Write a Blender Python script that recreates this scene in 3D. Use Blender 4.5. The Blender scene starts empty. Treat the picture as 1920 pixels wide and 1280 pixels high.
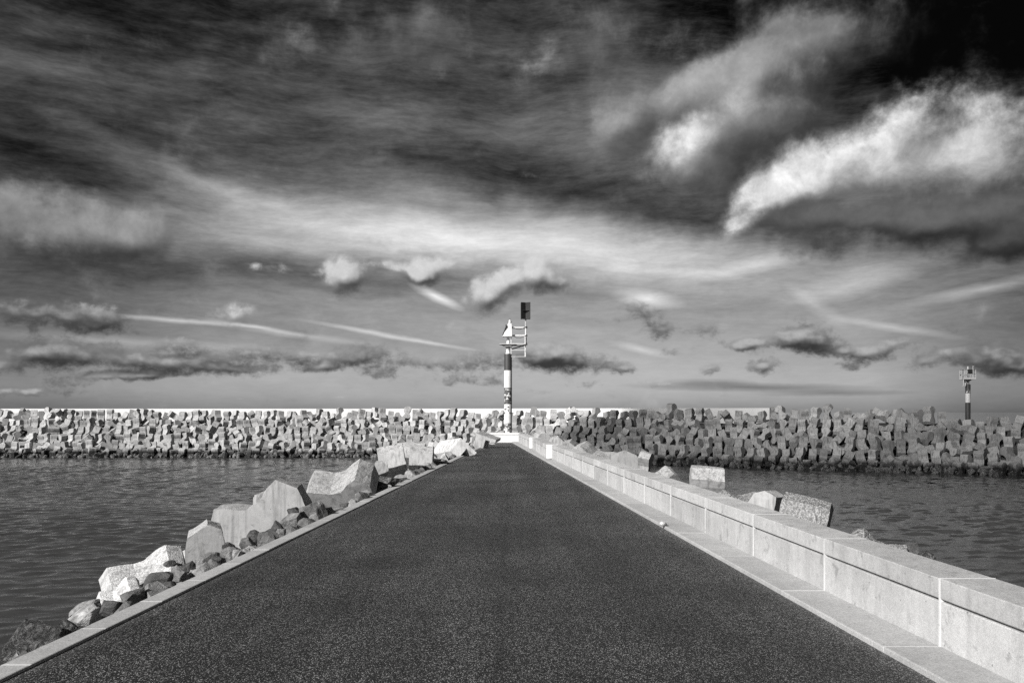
import bpy, bmesh, math, random
from mathutils import Vector, Matrix, Euler, noise
R = math.radians
scene = bpy.context.scene
COL = scene.collection

# ------------------------------------------------------------------ camera
F = 1640.0            # focal length in photo pixels (photo 1920 x 1280)
HOR = 772.0           # horizon row of the photo
EYE = 1.75            # eye height above the asphalt
WATER = -3.4
cd = bpy.data.cameras.new('camera')
cam = bpy.data.objects.new('camera', cd); COL.objects.link(cam)
cd.sensor_width = 36.0
cd.lens = F / 1920 * 36.0
cd.shift_y = (HOR - 640.0) / 1920.0
cd.clip_start = 0.05
cd.clip_end = 20000
cam.location = (0, 0, EYE)
cam.rotation_euler = (R(90), 0, 0)
scene.camera = cam
scene.view_settings.view_transform = 'Standard'
scene.view_settings.look = 'None'
EXPO = 0.70
scene.view_settings.exposure = EXPO
scene.view_settings.gamma = 1.0

def P(px, py, d):
    """point seen at photo pixel (px, py) at depth d"""
    return Vector(((px - 960) * d / F, d, EYE - (py - HOR) * d / F))

scene.cycles.max_bounces = 5; scene.cycles.diffuse_bounces = 3; scene.cycles.glossy_bounces = 3
scene.cycles.use_denoising = False       # keeps a little film grain
scene.cycles.use_adaptive_sampling = True; scene.cycles.adaptive_threshold = .02

# ------------------------------------------------------------------ node helper
class NT:
    def __init__(self, tree):
        self.t = tree
    def n(self, typ, ins=None, **attrs):
        nd = self.t.nodes.new(typ)
        for k, v in attrs.items():
            setattr(nd, k, v)
        if ins:
            for k, v in ins.items():
                s = nd.inputs[k]
                if isinstance(v, bpy.types.NodeSocket):
                    self.t.links.new(v, s)
                else:
                    s.default_value = v
        return nd
    def m(self, op, a, b=None, c=None, clamp=False):
        ins = {0: a}
        if b is not None: ins[1] = b
        if c is not None: ins[2] = c
        nd = self.n('ShaderNodeMath', ins, operation=op)
        nd.use_clamp = clamp
        return nd.outputs[0]
    def vm(self, op, a, b):
        return self.n('ShaderNodeVectorMath', {0: a, 1: b}, operation=op).outputs[0]
    def noise(self, vec, scale, detail=6, rough=.55, dist=0.0, lac=2.0):
        return self.n('ShaderNodeTexNoise', {'Vector': vec, 'Scale': scale, 'Detail': detail, 'Roughness': rough,
                                             'Distortion': dist, 'Lacunarity': lac}).outputs[0]
    def map(self, vec, loc=(0,0,0), rot=(0,0,0), scale=(1,1,1), typ='POINT'):
        return self.n('ShaderNodeMapping', {'Vector': vec, 'Location': loc, 'Rotation': rot, 'Scale': scale}, vector_type=typ).outputs[0]
    def rng(self, v, a, b, c=0.0, d=1.0, smooth=True):
        return self.n('ShaderNodeMapRange', {0: v, 1: a, 2: b, 3: c, 4: d},
                      interpolation_type='SMOOTHSTEP' if smooth else 'LINEAR').outputs[0]
    def mix(self, f, a, b):
        nd = self.n('ShaderNodeMix', data_type='FLOAT')
        for s, v in ((nd.inputs[0], f), (nd.inputs[2], a), (nd.inputs[3], b)):
            if isinstance(v, bpy.types.NodeSocket): self.t.links.new(v, s)
            else: s.default_value = v
        return nd.outputs[0]

# ------------------------------------------------------------------ sun and sky
SUN = Vector((-0.56, -0.62, 0.50)).normalized()
sun_el = math.asin(SUN.z)
sun_az = math.atan2(SUN.x, SUN.y)
sd = bpy.data.lights.new('sun', 'SUN'); sd.energy = 5.0; sd.angle = R(0.5); sd.color = (1.0, .985, .965)
so = bpy.data.objects.new('sun', sd); COL.objects.link(so)
so.rotation_euler = (-SUN).to_track_quat('-Z', 'Y').to_euler()

def sk(px, py):
    """photo pixel -> sky coordinates (azimuth, elevation) in units of 100 px"""
    az = math.atan((px - 960) / F)
    el = math.atan((HOR - py) / F * math.cos(az))
    return az * F / 100, el * F / 100

W = bpy.data.worlds.new("World"); scene.world = W; W.use_nodes = True
W.cycles.sampling_method = 'MANUAL'; W.cycles.sample_map_resolution = 512
wt = W.node_tree; wt.nodes.clear(); g = NT(wt)
STR = 0.1
def build_sky():
    tc = g.n('ShaderNodeTexCoord').outputs['Generated']
    sky = g.n('ShaderNodeTexSky', sky_type='NISHITA', sun_disc=False, sun_elevation=sun_el, sun_rotation=sun_az,
              air_density=1.0, dust_density=1.2, ozone_density=1.0)
    skr = g.n('ShaderNodeSeparateColor', {0: sky.outputs[0]}).outputs[0]     # red filter, black and white film
    base = g.m('POWER', g.m('MULTIPLY', skr, STR * 0.60), 0.4545)
    xyz = g.n('ShaderNodeSeparateXYZ', {0: tc})
    az = g.m('MULTIPLY', g.m('ARCTAN2', xyz.outputs[0], xyz.outputs[1]), F / 100)
    el = g.m('MULTIPLY', g.m('ARCSINE', xyz.outputs[2]), F / 100)
    p = g.n('ShaderNodeCombineXYZ', {0: az, 1: el, 2: 0.0}).outputs[0]
    def warp(vec, sc, amt, seed, det=4):
        c = g.n('ShaderNodeTexNoise', {'Vector': g.map(vec, loc=(seed, seed * .7, seed)), 'Scale': sc, 'Detail': det, 'Roughness': .6}).outputs['Color']
        c = g.n('ShaderNodeSeparateColor', {0: c})      # keeps the shader's nodes in order (no late colour-to-vector conversion)
        o = g.n('ShaderNodeCombineXYZ', {0: g.m('MULTIPLY_ADD', c.outputs[0], amt, -amt / 2), 1: g.m('MULTIPLY_ADD', c.outputs[1], amt * .7, -amt * .35), 2: 0.0}).outputs[0]
        return g.vm('ADD', vec, o)
    def blobs(vec, lst):
        acc = None
        for (px, py, rx, ry, ang, amp) in lst:
            x, y = sk(px, py)
            mp = g.map(vec, (x, y, 0), (0, 0, R(ang)), (rx / 100, ry / 100, 1), 'TEXTURE')
            v = g.n('ShaderNodeTexGradient', {0: mp}, gradient_type='SPHERICAL').outputs[1]
            acc = g.m('MULTIPLY', v, amp) if acc is None else g.m('MULTIPLY_ADD', v, amp, acc)
        return acc
    # ---- broad tone: how thick the high veil is, plus lens vignette painted at the sides  (px, py, rx, ry, angle, amount)
    wsoft = warp(p, .30, 1.5, 3.1, 6)
    broad = blobs(wsoft, [
        (1930, 60, 620, 300, -12, -.36), (1760, 80, 360, 170, -10, -.16), (60, 0, 800, 200, 0, -.15), (350, 190, 400, 110, 0, .03), (1150, 0, 800, 150, 0, -.12),
        (0, 560, 330, 360, 0, -.11), (1990, 560, 300, 330, 0, -.22), (100, 300, 420, 150, 0, -.14),
        (700, 425, 740, 84, -4, .30), (560, 405, 460, 90, -8, .15), (820, 410, 330, 70, -10, .06), (1150, 480, 560, 75, -5, .25), (330, 300, 260, 26, -14, .16), (900, 370, 420, 36, -12, .12),
        (1050, 360, 520, 62, -12, -.17), (300, 360, 380, 40, -10, -.16), (750, 290, 520, 60, -10, -.07), (1350, 400, 260, 60, -5, -.12), (1000, 620, 900, 160, 0, .10),
        (1000, 750, 1300, 110, 0, .13), (250, 720, 500, 110, 0, .07), (560, 515, 520, 45, 0, -.14), (200, 520, 320, 60, 0, -.03),
    ])
    # ---- fibrous cirrus, fanned from the left
    st = warp(p, .25, .9, 9.0, 2)
    st1 = g.map(st, rot=(0, 0, R(9)), scale=(.22, 1.25, 1))
    f1 = g.noise(st1, 1.0, 10, .60, .25)
    st2 = g.map(st, loc=(4, 2, 5), rot=(0, 0, R(15)), scale=(.75, 3.4, 1))
    f2 = g.noise(st2, 1.7, 10, .74, .12)
    elev_fade = g.rng(el, .4, 3.2)
    fib = g.m('ADD', g.m('MULTIPLY', g.m('SUBTRACT', f1, .5), .70), g.m('MULTIPLY', g.m('SUBTRACT', f2, .5), .62))
    # torn patches in the veil, stronger higher up
    f3 = g.noise(g.map(warp(p, .5, 1.3, 17.0, 5), rot=(0, 0, R(14)), scale=(.6, 1.25, 1)), .62, 11, .60, .2)
    fib = g.m('ADD', fib, g.m('MULTIPLY', g.m('SUBTRACT', f3, .5), g.rng(el, 2.2, 5.5, .0, .85)))
    amp = g.m('MULTIPLY', fib, g.mix(elev_fade, .15, .56))
    # wisps: thin bright hooks and a contrail
    wisp = blobs(warp(p, .9, .13, 5.5, 8), [
        (818, 556, 62, 12, -24, .40), (1215, 560, 74, 20, -8, .34), (330, 600, 190, 6, -3, .28), (480, 613, 120, 5, -8, .16), (700, 623, 150, 6, -9, .24), (800, 642, 120, 5, -8, .18),
        (1590, 535, 150, 26, 12, .16), (1530, 572, 80, 18, -38, .10), (1850, 540, 160, 14, 10, .22), (1680, 615, 120, 9, -12, .16), (1200, 655, 70, 10, -14, .14), (560, 628, 170, 8, -6, .14),
        (1400, 725, 240, 10, -1, -.22), (1330, 716, 90, 8, -1, -.14), (1560, 736, 150, 7, 0, -.16), (200, 638, 300, 14, -2, .14), (1400, 500, 160, 18, 10, .16), (1250, 510, 160, 12, -6, .12)])
    tone = g.m('ADD', g.m('ADD', g.m('ADD', base, broad), amp), wisp)
    tone = g.m('MAXIMUM', tone, .06)
    def layer(blob_list, nscale, ndet, namp, thr, soft, wamp, off, dark, bright, kshade, tone, seed, opac=1.0, stretch=(1, 1.35, 1), edge=0.0, tex=.5, bias=.5):
        def part(vec):
            w = warp(vec, nscale * .9, wamp, seed, 6)
            return blobs(w, blob_list), g.noise(g.map(vec, loc=(seed, seed * 2, 1.3), scale=stretch), nscale, 1.2, .5, .15)
        b0, l0 = part(p)
        hi = g.noise(g.map(p, loc=(seed, seed * 2, 1.3), scale=stretch), nscale, ndet, .62, .15)
        d0 = g.m('MULTIPLY_ADD', g.m('SUBTRACT', hi, .5), namp, b0)
        s0 = g.m('MULTIPLY_ADD', g.m('ADD', g.m('MULTIPLY', l0, .28), g.m('MULTIPLY', hi, .22)), namp, b0)
        b1, l1 = part(g.vm('ADD', p, (off[0], off[1], 0)))
        s1 = g.m('MULTIPLY_ADD', g.m('ADD', g.m('MULTIPLY', l1, .28), .11), namp, b1)
        sh = g.m('SUBTRACT', s0, s1)
        sh = g.rng(g.m('MULTIPLY_ADD', sh, kshade, bias), 0, 1)
        a = g.rng(d0, thr, g.m('MULTIPLY_ADD', sh, -soft * .5, thr + soft * 1.25))
        a = g.m('MULTIPLY', a, opac)
        val = g.mix(sh, dark, bright)
        core = g.rng(d0, thr + soft, thr + soft * 5)
        val = g.m('MULTIPLY', val, g.m('MULTIPLY_ADD', core, -edge, 1.0))
        t = g.noise(g.map(p, loc=(seed, 3, seed), scale=stretch), nscale * 2.6, 8, .66, .3)
        val = g.m('MULTIPLY', val, g.m('MULTIPLY_ADD', g.m('SUBTRACT', t, .5), tex, 1.0))
        return g.mix(a, tone, val)
    # ---- soft large billows of the upper sky
    tone = layer([(1430, 130, 260, 150, 55, .85), (1340, 260, 280, 140, 20, .85), (1190, 210, 200, 90, 30, .55), (1500, 230, 220, 150, 20, .60), (1050, 60, 260, 110, 0, .28), (740, 40, 110, 170, 10, .42), (850, 60, 90, 190, -5, .42), (1130, 60, 90, 180, 10, .36),
                  (1570, 60, 170, 90, 5, .80), (540, 90, 260, 100, 10, .26), (1250, 200, 240, 70, 20, .3), (1000, 332, 64, 26, 0, .55), (1290, 330, 100, 50, 0, .3),
                  (110, 430, 300, 110, -5, .65), (240, 450, 200, 80, 0, .60), (40, 375, 170, 70, 0, .45), (60, 450, 160, 60, 0, .35)],
                 .62, 11, 1.75, .20, .70, 1.0, (-.22, .26), .20, .72, .85, tone, 2.0, .85, (1, 1.0, 1), 0, .6, .42)
    # ---- the big sunlit cumulus at the right, with its dark flat base
    tone = layer([(1700, 270, 190, 120, 12, .60), (1480, 355, 150, 80, 30, .62), (1850, 320, 230, 130, 0, .55), (1290, 275, 130, 80, 40, .60), (1400, 210, 170, 110, 50, .32), (1500, 280, 130, 90, 30, .32),
                  (1600, 350, 240, 80, 0, .45), (1930, 330, 130, 120, 0, .5), (1690, 215, 80, 60, 30, .55), (1420, 385, 90, 46, 40, .5)],
                 .80, 12, 1.8, .04, .85, 1.1, (-.26, .42), .32, .90, .80, tone, 9.0, .95, (1, 1.0, 1), 0, .8, .50)
    tone = layer([(1480, 412, 160, 46, 0, .9), (1640, 416, 200, 50, 0, .85), (1820, 402, 200, 56, -4, .9), (1930, 410, 110, 60, 0, .6), (1720, 440, 90, 46, 10, .8), (1535, 466, 84, 36, 0, .9), (1850, 466, 120, 40, 0, .9), (1920, 450, 90, 50, 0, .7), (1420, 330, 120, 40, 50, .35)],
                 1.4, 9, 1.5, .12, .95, .60, (-.12, .34), .15, .40, .6, tone, 33.0, .92, (1, 1.2, 1), 0, .3, .35)
    # ---- fair-weather cumulus in the middle
    tone = layer([(645, 518, 72, 60, 0, 1.5), (802, 502, 90, 42, 0, 1.3), (1000, 512, 80, 56, 10, 1.4), (915, 552, 76, 58, 30, 1.5), (790, 524, 30, 20, 0, .4), (1050, 532, 60, 36, 0, .8), (720, 498, 46, 18, 0, .5), (520, 510, 90, 20, 0, .45), (790, 525, 40, 30, -20, .6),
                  (445, 590, 90, 44, 0, .9), (480, 495, 80, 22, 0, .55)],
                 3.2, 10, 1.15, .36, .75, .22, (-.14, .26), .24, .84, .9, tone, 15.3, .94, (1, 1.05, 1), 0, .2, .34)
    # ---- low dark-bottomed row above the breakwater
    tone = layer([(80, 660, 90, 40, 0, 1.1), (240, 672, 210, 36, 0, 1.15), (440, 690, 200, 30, 0, 1.15), (160, 709, 110, 18, 0, 1.0), (270, 704, 90, 14, 0, .9), (70, 734, 150, 18, 0, 1.0), (0, 692, 60, 24, 0, 1.0),
                  (690, 665, 110, 48, 0, 1.0), (640, 672, 60, 26, 0, .7), (790, 680, 70, 26, 0, .9), (880, 682, 90, 44, 10, 1.0), (1000, 672, 110, 46, 0, 1.1), (1100, 682, 110, 38, 0, 1.1), (1035, 660, 80, 32, 0, .8), (930, 715, 70, 22, 0, .8),
                  (1520, 632, 90, 44, 0, 1.1), (1560, 660, 120, 28, -8, .9), (1640, 660, 70, 22, 0, .95), (1330, 690, 42, 24, 10, 1.1), (1430, 686, 60, 28, 0, 1.15), (1490, 630, 60, 24, 0, .7), (1415, 640, 66, 26, 0, .7),
                  (1850, 660, 84, 48, -10, 1.1), (1900, 688, 90, 34, 0, 1.1), (1745, 676, 70, 30, 8, 1.05), (1240, 720, 70, 16, 0, .8), (720, 704, 70, 20, 0, .8), (1100, 722, 100, 14, 0, .7), (840, 716, 50, 16, 0, .7), (450, 748, 60, 8, 0, .7),
                  (470, 655, 140, 24, 0, .9), (1790, 600, 90, 30, 20, .6), (330, 640, 60, 20, 0, .9), (600, 690, 60, 18, 0, .9), (560, 668, 60, 18, 0, .8), (1180, 690, 50, 18, 0, .9), (1260, 660, 44, 18, 0, .8), (1390, 650, 60, 20, 0, .9), (1600, 690, 46, 16, 0, .9), (1690, 640, 60, 20, 0, .8), (1480, 590, 60, 18, 0, .6), (1120, 600, 50, 18, 0, .6), (640, 745, 50, 8, 0, .8), (1000, 735, 80, 9, 0, .7), (200, 602, 84, 46, 0, 1.1), (60, 588, 150, 48, 0, 1.1), (1190, 580, 64, 36, 0, .9), (1236, 617, 60, 38, 0, 1.05), (1325, 619, 54, 34, 0, 1.0), (550, 620, 90, 24, 0, .6), (430, 415, 50, 30, 0, .5)],
                 4.4, 10, 1.5, .42, .70, .14, (-.06, .14), .19, .70, .85, tone, 23.0, .90, (1, 1.35, 1), 0, .2, .27)
    lin = g.m('POWER', g.m('MAXIMUM', tone, .02), 2.2)
    # below the horizon: plain dark
    lin = g.m('MULTIPLY', lin, g.rng(el, -1.2, -.1, .25, 1.0))
    lin = g.m('MULTIPLY', lin, g.rng(el, 7.6, 13.0, 1.0, .22))     # open dark sky overhead
    out = g.m('DIVIDE', lin, STR * 2 ** EXPO)
    c = g.n('ShaderNodeCombineColor', {0: out, 1: out, 2: out}).outputs[0]
    bg = g.n('ShaderNodeBackground', {0: c, 1: STR})
    g.n('ShaderNodeOutputWorld', {0: bg.outputs[0]})
build_sky()

# ------------------------------------------------------------------ object helpers
def tag(o, label=None, cat=None, group=None, kind=None):
    if label: o['label'] = label
    if cat: o['category'] = cat
    if group: o['group'] = group
    if kind: o['kind'] = kind
    return o
def link_bm(name, bm, mat, parent=None, smooth=False):
    me = bpy.data.meshes.new(name)
    bmesh.ops.recalc_face_normals(bm, faces=bm.faces[:])
    bm.to_mesh(me); bm.free()
    me.materials.append(mat)
    if smooth:
        for f in me.polygons: f.use_smooth = True
    o = bpy.data.objects.new(name, me); COL.objects.link(o)
    if parent: o.parent = parent
    return o
def empty(name, loc=(0, 0, 0), rz=0):
    o = bpy.data.objects.new(name, None); COL.objects.link(o)
    o.location = loc; o.rotation_euler = (0, 0, rz); o.empty_display_size = .2
    return o
def bx(bm, c, s, rot=None, bev=0.0, seg=1):
    m = Matrix.Translation(Vector(c))
    if rot is not None: m = m @ (rot if isinstance(rot, Matrix) else Euler(rot).to_matrix().to_4x4())
    r = bmesh.ops.create_cube(bm, size=1.0, matrix=m @ Matrix.Diagonal((s[0], s[1], s[2], 1)))
    if bev:
        es = list({e for v in r['verts'] for e in v.link_edges})
        bmesh.ops.bevel(bm, geom=es, offset=bev, segments=seg, profile=.5, affect='EDGES')
def tube(bm, a, b, r, r2=None, seg=12, caps=True):
    a = Vector(a); b = Vector(b); d = b - a
    q = d.to_track_quat('Z', 'Y').to_matrix().to_4x4()
    bmesh.ops.create_cone(bm, cap_ends=caps, segments=seg, radius1=r, radius2=r if r2 is None else r2, depth=d.length,
                          matrix=Matrix.Translation((a + b) / 2) @ q)
def path_tube(bm, pts, r, seg=6):
    for a, b in zip(pts[:-1], pts[1:]): tube(bm, a, b, r, seg=seg)
def lathe(bm, prof, c=(0, 0, 0), seg=32):
    rings = []
    for (r, z) in prof:
        rings.append([bm.verts.new((c[0] + r * math.cos(2*math.pi*k/seg), c[1] + r * math.sin(2*math.pi*k/seg), c[2] + z)) for k in range(seg)])
    for A, B in zip(rings[:-1], rings[1:]):
        for k in range(seg):
            bm.faces.new((A[k], A[(k+1) % seg], B[(k+1) % seg], B[k]))
    bm.faces.new(rings[0][::-1]); bm.faces.new(rings[-1])

# ------------------------------------------------------------------ materials
def new_mat(name):
    m = bpy.data.materials.new(name); m.use_nodes = True
    t = m.node_tree; t.nodes.clear(); g = NT(t)
    b = g.n('ShaderNodeBsdfPrincipled')
    o = g.n('ShaderNodeOutputMaterial', {0: b.outputs[0]})
    return m, g, b
def grey(g, v):
    return g.n('ShaderNodeCombineColor', {0: v, 1: v, 2: v}).outputs[0]
def setin(g, b, **kw):
    for k, v in kw.items():
        k = k.replace('_', ' ')
        if isinstance(v, bpy.types.NodeSocket): g.t.links.new(v, b.inputs[k])
        else: b.inputs[k].default_value = v
def bump(g, b, h, strength, dist):
    nd = g.n('ShaderNodeBump', {'Strength': strength, 'Distance': dist, 'Height': h})
    g.t.links.new(nd.outputs[0], b.inputs['Normal'])

def concrete(name, base, var=.25, streak=.25, agg=0.0, tide=None, speck_scale=60.0, rnd=.18, bumpd=.01, top=0.0):
    m, g, b = new_mat(name)
    tc = g.n('ShaderNodeTexCoord').outputs['Object']
    oi = g.n('ShaderNodeObjectInfo').outputs['Random']
    geo = g.n('ShaderNodeNewGeometry')
    wp = geo.outputs['Position']
    rp = geo.outputs['Random Per Island']
    seedv = g.vm('ADD', tc, g.n('ShaderNodeCombineXYZ', {0: g.m('MULTIPLY', oi, 37.0), 1: g.m('MULTIPLY', rp, 23.0), 2: 0.0}).outputs[0])
    n1 = g.noise(seedv, 1.7, 7, .62)
    n2 = g.noise(seedv, 14.0, 6, .65)
    st = g.noise(g.map(wp, scale=(6.0, 6.0, .55)), 1.6, 5, .6)          # rain streaks run down
    v = g.m('MULTIPLY_ADD', g.m('SUBTRACT', n1, .5), var * 2.2, 1.0)
    v = g.m('MULTIPLY', v, g.m('MULTIPLY_ADD', g.m('SUBTRACT', n2, .5), var * 1.1, 1.0))
    v = g.m('MULTIPLY', v, g.m('MULTIPLY_ADD', g.rng(st, .45, .72), -streak, 1.0))
    v = g.m('MULTIPLY', v, g.m('MULTIPLY_ADD', g.m('SUBTRACT', g.m('ADD', oi, rp), 1.0), rnd, 1.0))
    # pinholes
    vo = g.n('ShaderNodeTexVoronoi', {'Vector': seedv, 'Scale': 9.0}).outputs['Distance']
    hole = g.rng(vo, .05, .09, .0, 1.0)
    v = g.m('MULTIPLY', v, g.m('MULTIPLY_ADD', hole, .45, .55))
    h = g.m('MULTIPLY_ADD', n2, .5, g.m('MULTIPLY', hole, .4))
    if agg:
        va = g.n('ShaderNodeTexVoronoi', {'Vector': seedv, 'Scale': speck_scale})
        ac = g.n('ShaderNodeSeparateColor', {0: va.outputs['Color']}).outputs[0]
        if top:      # rain has washed the upward faces down to the aggregate
            nz = g.n('ShaderNodeSeparateXYZ', {0: geo.outputs['True Normal']}).outputs[2]
            agf = g.m('MULTIPLY_ADD', g.rng(g.m('MULTIPLY_ADD', n1, .5, nz), .45, .85), top, agg)
        else: agf = g.m('ADD', agg, 0.0)
        v = g.m('MULTIPLY', v, g.mix(agf, 1.0, g.rng(ac, .15, .95, .30, 1.75)))
        h = g.m('SUBTRACT', h, g.m('MULTIPLY', g.m('MULTIPLY', va.outputs['Distance'], agf), 1.5))
    if top:          # lichen and salt blotches
        bl_ = g.noise(g.vm('ADD', seedv, (7, 3, 1)), 5.0, 8, .7, .8)
        v = g.m('MULTIPLY', v, g.rng(bl_, .56, .66, 1.0, .70))
    v = g.m('MULTIPLY', v, base)
    if tide is not None:
        z = g.n('ShaderNodeSeparateXYZ', {0: wp}).outputs[2]
        e = g.m('MULTIPLY_ADD', g.noise(wp, .8, 6, .65), 1.3, z)
        wet = g.rng(e, tide + .35, tide + 1.0, 1.0, 0.0)
        mus = g.noise(wp, 9.0, 4, .7)
        alg = g.rng(mus, .56, .70, .012, .22)
        v = g.mix(wet, v, alg)
        h = g.m('MULTIPLY_ADD', g.m('MULTIPLY', wet, mus), 4.0, h)
    setin(g, b, Base_Color=grey(g, g.m('MINIMUM', g.m('MAXIMUM', v, .01), .85)), Roughness=.85)
    b.inputs['Specular IOR Level'].default_value = .3
    bump(g, b, h, .6, bumpd)
    return m

M = {}
M['wall'] = concrete('wall_concrete', .33, .34, .14, .16, None, 150, .30, .005, .12)
M['cope'] = concrete('coping_concrete', .325, .38, .16, .16, None, 150, .32, .005, .12)
M['kerbm'] = concrete('kerb_concrete', .29, .26, .10, .20, None, 110, .16, .003)
M['joint'] = concrete('mortar', .46, .30, .0, 0, None, 60, 0, .002)
M['block'] = concrete('block_concrete', .325, .36, .45, .05, -2.9, 70, .34, .012, .34)
M['aggblock'] = concrete('aggregate_concrete', .22, .30, .2, .55, -2.9, 44, .1, .02, .2)
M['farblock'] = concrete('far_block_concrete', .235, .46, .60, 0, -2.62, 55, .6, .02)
M['whitewall'] = concrete('white_paint_and_lit_faces', .56, .05, .06, 0, None, 60, .02, .002)
M['rubble'] = concrete('rubble_dark', .05, .5, .1, .3, -3.6, 6, .2, .08)

def rock_mat(name, base, var=.5, vein=.3):
    m, g, b = new_mat(name)
    tc = g.n('ShaderNodeTexCoord').outputs['Object']
    oi = g.n('ShaderNodeObjectInfo').outputs['Random']
    rp = g.n('ShaderNodeNewGeometry').outputs['Random Per Island']
    s = g.vm('ADD', tc, g.n('ShaderNodeCombineXYZ', {0: g.m('MULTIPLY', oi, 31.0), 1: g.m('MULTIPLY', rp, 17.0), 2: 0.0}).outputs[0])
    n1 = g.noise(s, 3.0, 9, .68, .6); n2 = g.noise(s, 22.0, 6, .7); n3 = g.noise(g.map(s, rot=(.5, .3, .2), scale=(1, 1, 6)), 3.2, 5, .6, 1.0)
    v = g.m('MULTIPLY', base, g.rng(n1, .3, .72, 1 - var, 1 + var))
    v = g.m('MULTIPLY', v, g.rng(n2, .3, .7, .65, 1.35))
    v = g.m('MULTIPLY_ADD', g.rng(n3, .58, .68), vein * base, v)
    v = g.m('MULTIPLY', v, g.m('MULTIPLY_ADD', oi, .5, .75))
    v = g.m('MULTIPLY', v, g.m('MULTIPLY_ADD', g.m('POWER', rp, 2.0), 1.3, .65))
    setin(g, b, Base_Color=grey(g, v), Roughness=.7)
    bump(g, b, g.m('ADD', n1, g.m('MULTIPLY', n2, .35)), .8, .06)
    return m
M['rock'] = rock_mat('rock_grey', .14)
M['rockdark'] = rock_mat('rock_dark', .055, .6, .6)
M['rocklight'] = rock_mat('rock_pale', .26, .45, .5)

def weed_mat():
    m, g, b = new_mat('weed_covered_rock')
    tc = g.n('ShaderNodeTexCoord').outputs['Object']
    n1 = g.noise(tc, 16.0, 7, .8, 1.5); n2 = g.noise(tc, 3.0, 4, .6)
    v = g.rng(g.m('MULTIPLY_ADD', n2, .3, n1), .56, .82, .015, .30)
    setin(g, b, Base_Color=grey(g, v), Roughness=.75)
    bump(g, b, n1, 1.0, .12)
    return m
M['weed'] = weed_mat()

def asphalt_mat():
    m, g, b = new_mat('asphalt')
    wp = g.n('ShaderNodeNewGeometry').outputs['Position']
    x = g.n('ShaderNodeSeparateXYZ', {0: wp})
    vo = g.n('ShaderNodeTexVoronoi', {'Vector': g.map(wp, scale=(1, .5, 1)), 'Scale': 165.0})
    c = g.n('ShaderNodeSeparateColor', {0: vo.outputs['Color']})
    st = g.rng(c.outputs[0], .45, 1.0, .0, 1.0)
    st = g.m('POWER', st, 4.0)
    fine = g.noise(wp, 160, 3, .7)
    big = g.noise(wp, .45, 6, .6, .4)
    v = g.m('MULTIPLY_ADD', st, .19, g.rng(fine, .3, .75, .002, .011))
    v = g.m('MULTIPLY', v, g.rng(big, .3, .72, .62, 1.30))
    # worn lengthwise tracks and damp patches
    tr = g.noise(g.map(wp, scale=(1.4, .05, 1)), 1.3, 4, .55)
    v = g.m('MULTIPLY', v, g.rng(tr, .35, .68, .80, 1.2))
    # a paver seam across part of the path and small tar stains by the end wall
    wob = g.m('MULTIPLY_ADD', g.noise(wp, 3.0, 3, .6), .10, -.05)
    seam = g.m('ABSOLUTE', g.m('SUBTRACT', g.m('ADD', x.outputs[1], wob), 22.9))
    sm = g.m('MULTIPLY', g.rng(seam, .03, .10, 1.0, 0.0), g.rng(x.outputs[0], -.2, .4))
    v = g.m('MULTIPLY', v, g.m('MULTIPLY_ADD', sm, -.75, 1.0))
    seam2 = g.m('ABSOLUTE', g.m('SUBTRACT', x.outputs[1], 42.3))
    sp = g.m('MULTIPLY', g.rng(seam2, .25, .6, 1.0, 0.0), g.rng(g.noise(wp, 2.0, 3), .5, .56))
    v = g.m('MULTIPLY', v, g.m('MULTIPLY_ADD', sp, -.85, 1.0))
    # lengthwise paver joint down the middle, wandering and half worn away
    cj = g.m('ABSOLUTE', g.m('ADD', g.m('ADD', x.outputs[0], .10), g.m('MULTIPLY_ADD', g.noise(wp, .9, 5, .6), .16, -.08)))
    cm = g.m('MULTIPLY', g.rng(cj, .012, .05, 1.0, 0.0), g.rng(g.noise(wp, .6, 4), .42, .56))
    v = g.m('MULTIPLY', v, g.m('MULTIPLY_ADD', cm, -.38, 1.0))
    # grit gathered along the kerbs
    el_ = g.m('ADD', g.m('MULTIPLY_ADD', x.outputs[1], -.0487, 3.585), x.outputs[0])
    er_ = g.m('SUBTRACT', g.m('MULTIPLY_ADD', x.outputs[1], -.0621, 3.10), x.outputs[0])
    ed = g.rng(g.m('MULTIPLY_ADD', g.noise(wp, 4.0, 5, .7), .22, g.m('MINIMUM', el_, er_)), .10, .30, 1.0, 0.0)
    v = g.m('MULTIPLY_ADD', g.m('MULTIPLY', ed, fine), .06, v)
    # pale dusty patch
    dx = g.m('MULTIPLY', g.m('ADD', x.outputs[0], 1.0), .55); dy = g.m('MULTIPLY', g.m('SUBTRACT', x.outputs[1], 23.8), .5)
    rr = g.m('ADD', g.m('MULTIPLY', dx, dx), g.m('MULTIPLY', dy, dy))
    v = g.m('MULTIPLY', v, g.m('MULTIPLY_ADD', g.rng(rr, .1, 1.1, 1.0, 0.0), .55, 1.0))
    setin(g, b, Base_Color=grey(g, v), Roughness=.50)
    b.inputs['Specular IOR Level'].default_value = .5
    h = g.m('MULTIPLY_ADD', vo.outputs['Distance'], -1.0, g.m('MULTIPLY', fine, .5))
    bump(g, b, h, .7, .006)
    return m
M['asphalt'] = asphalt_mat()

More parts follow.
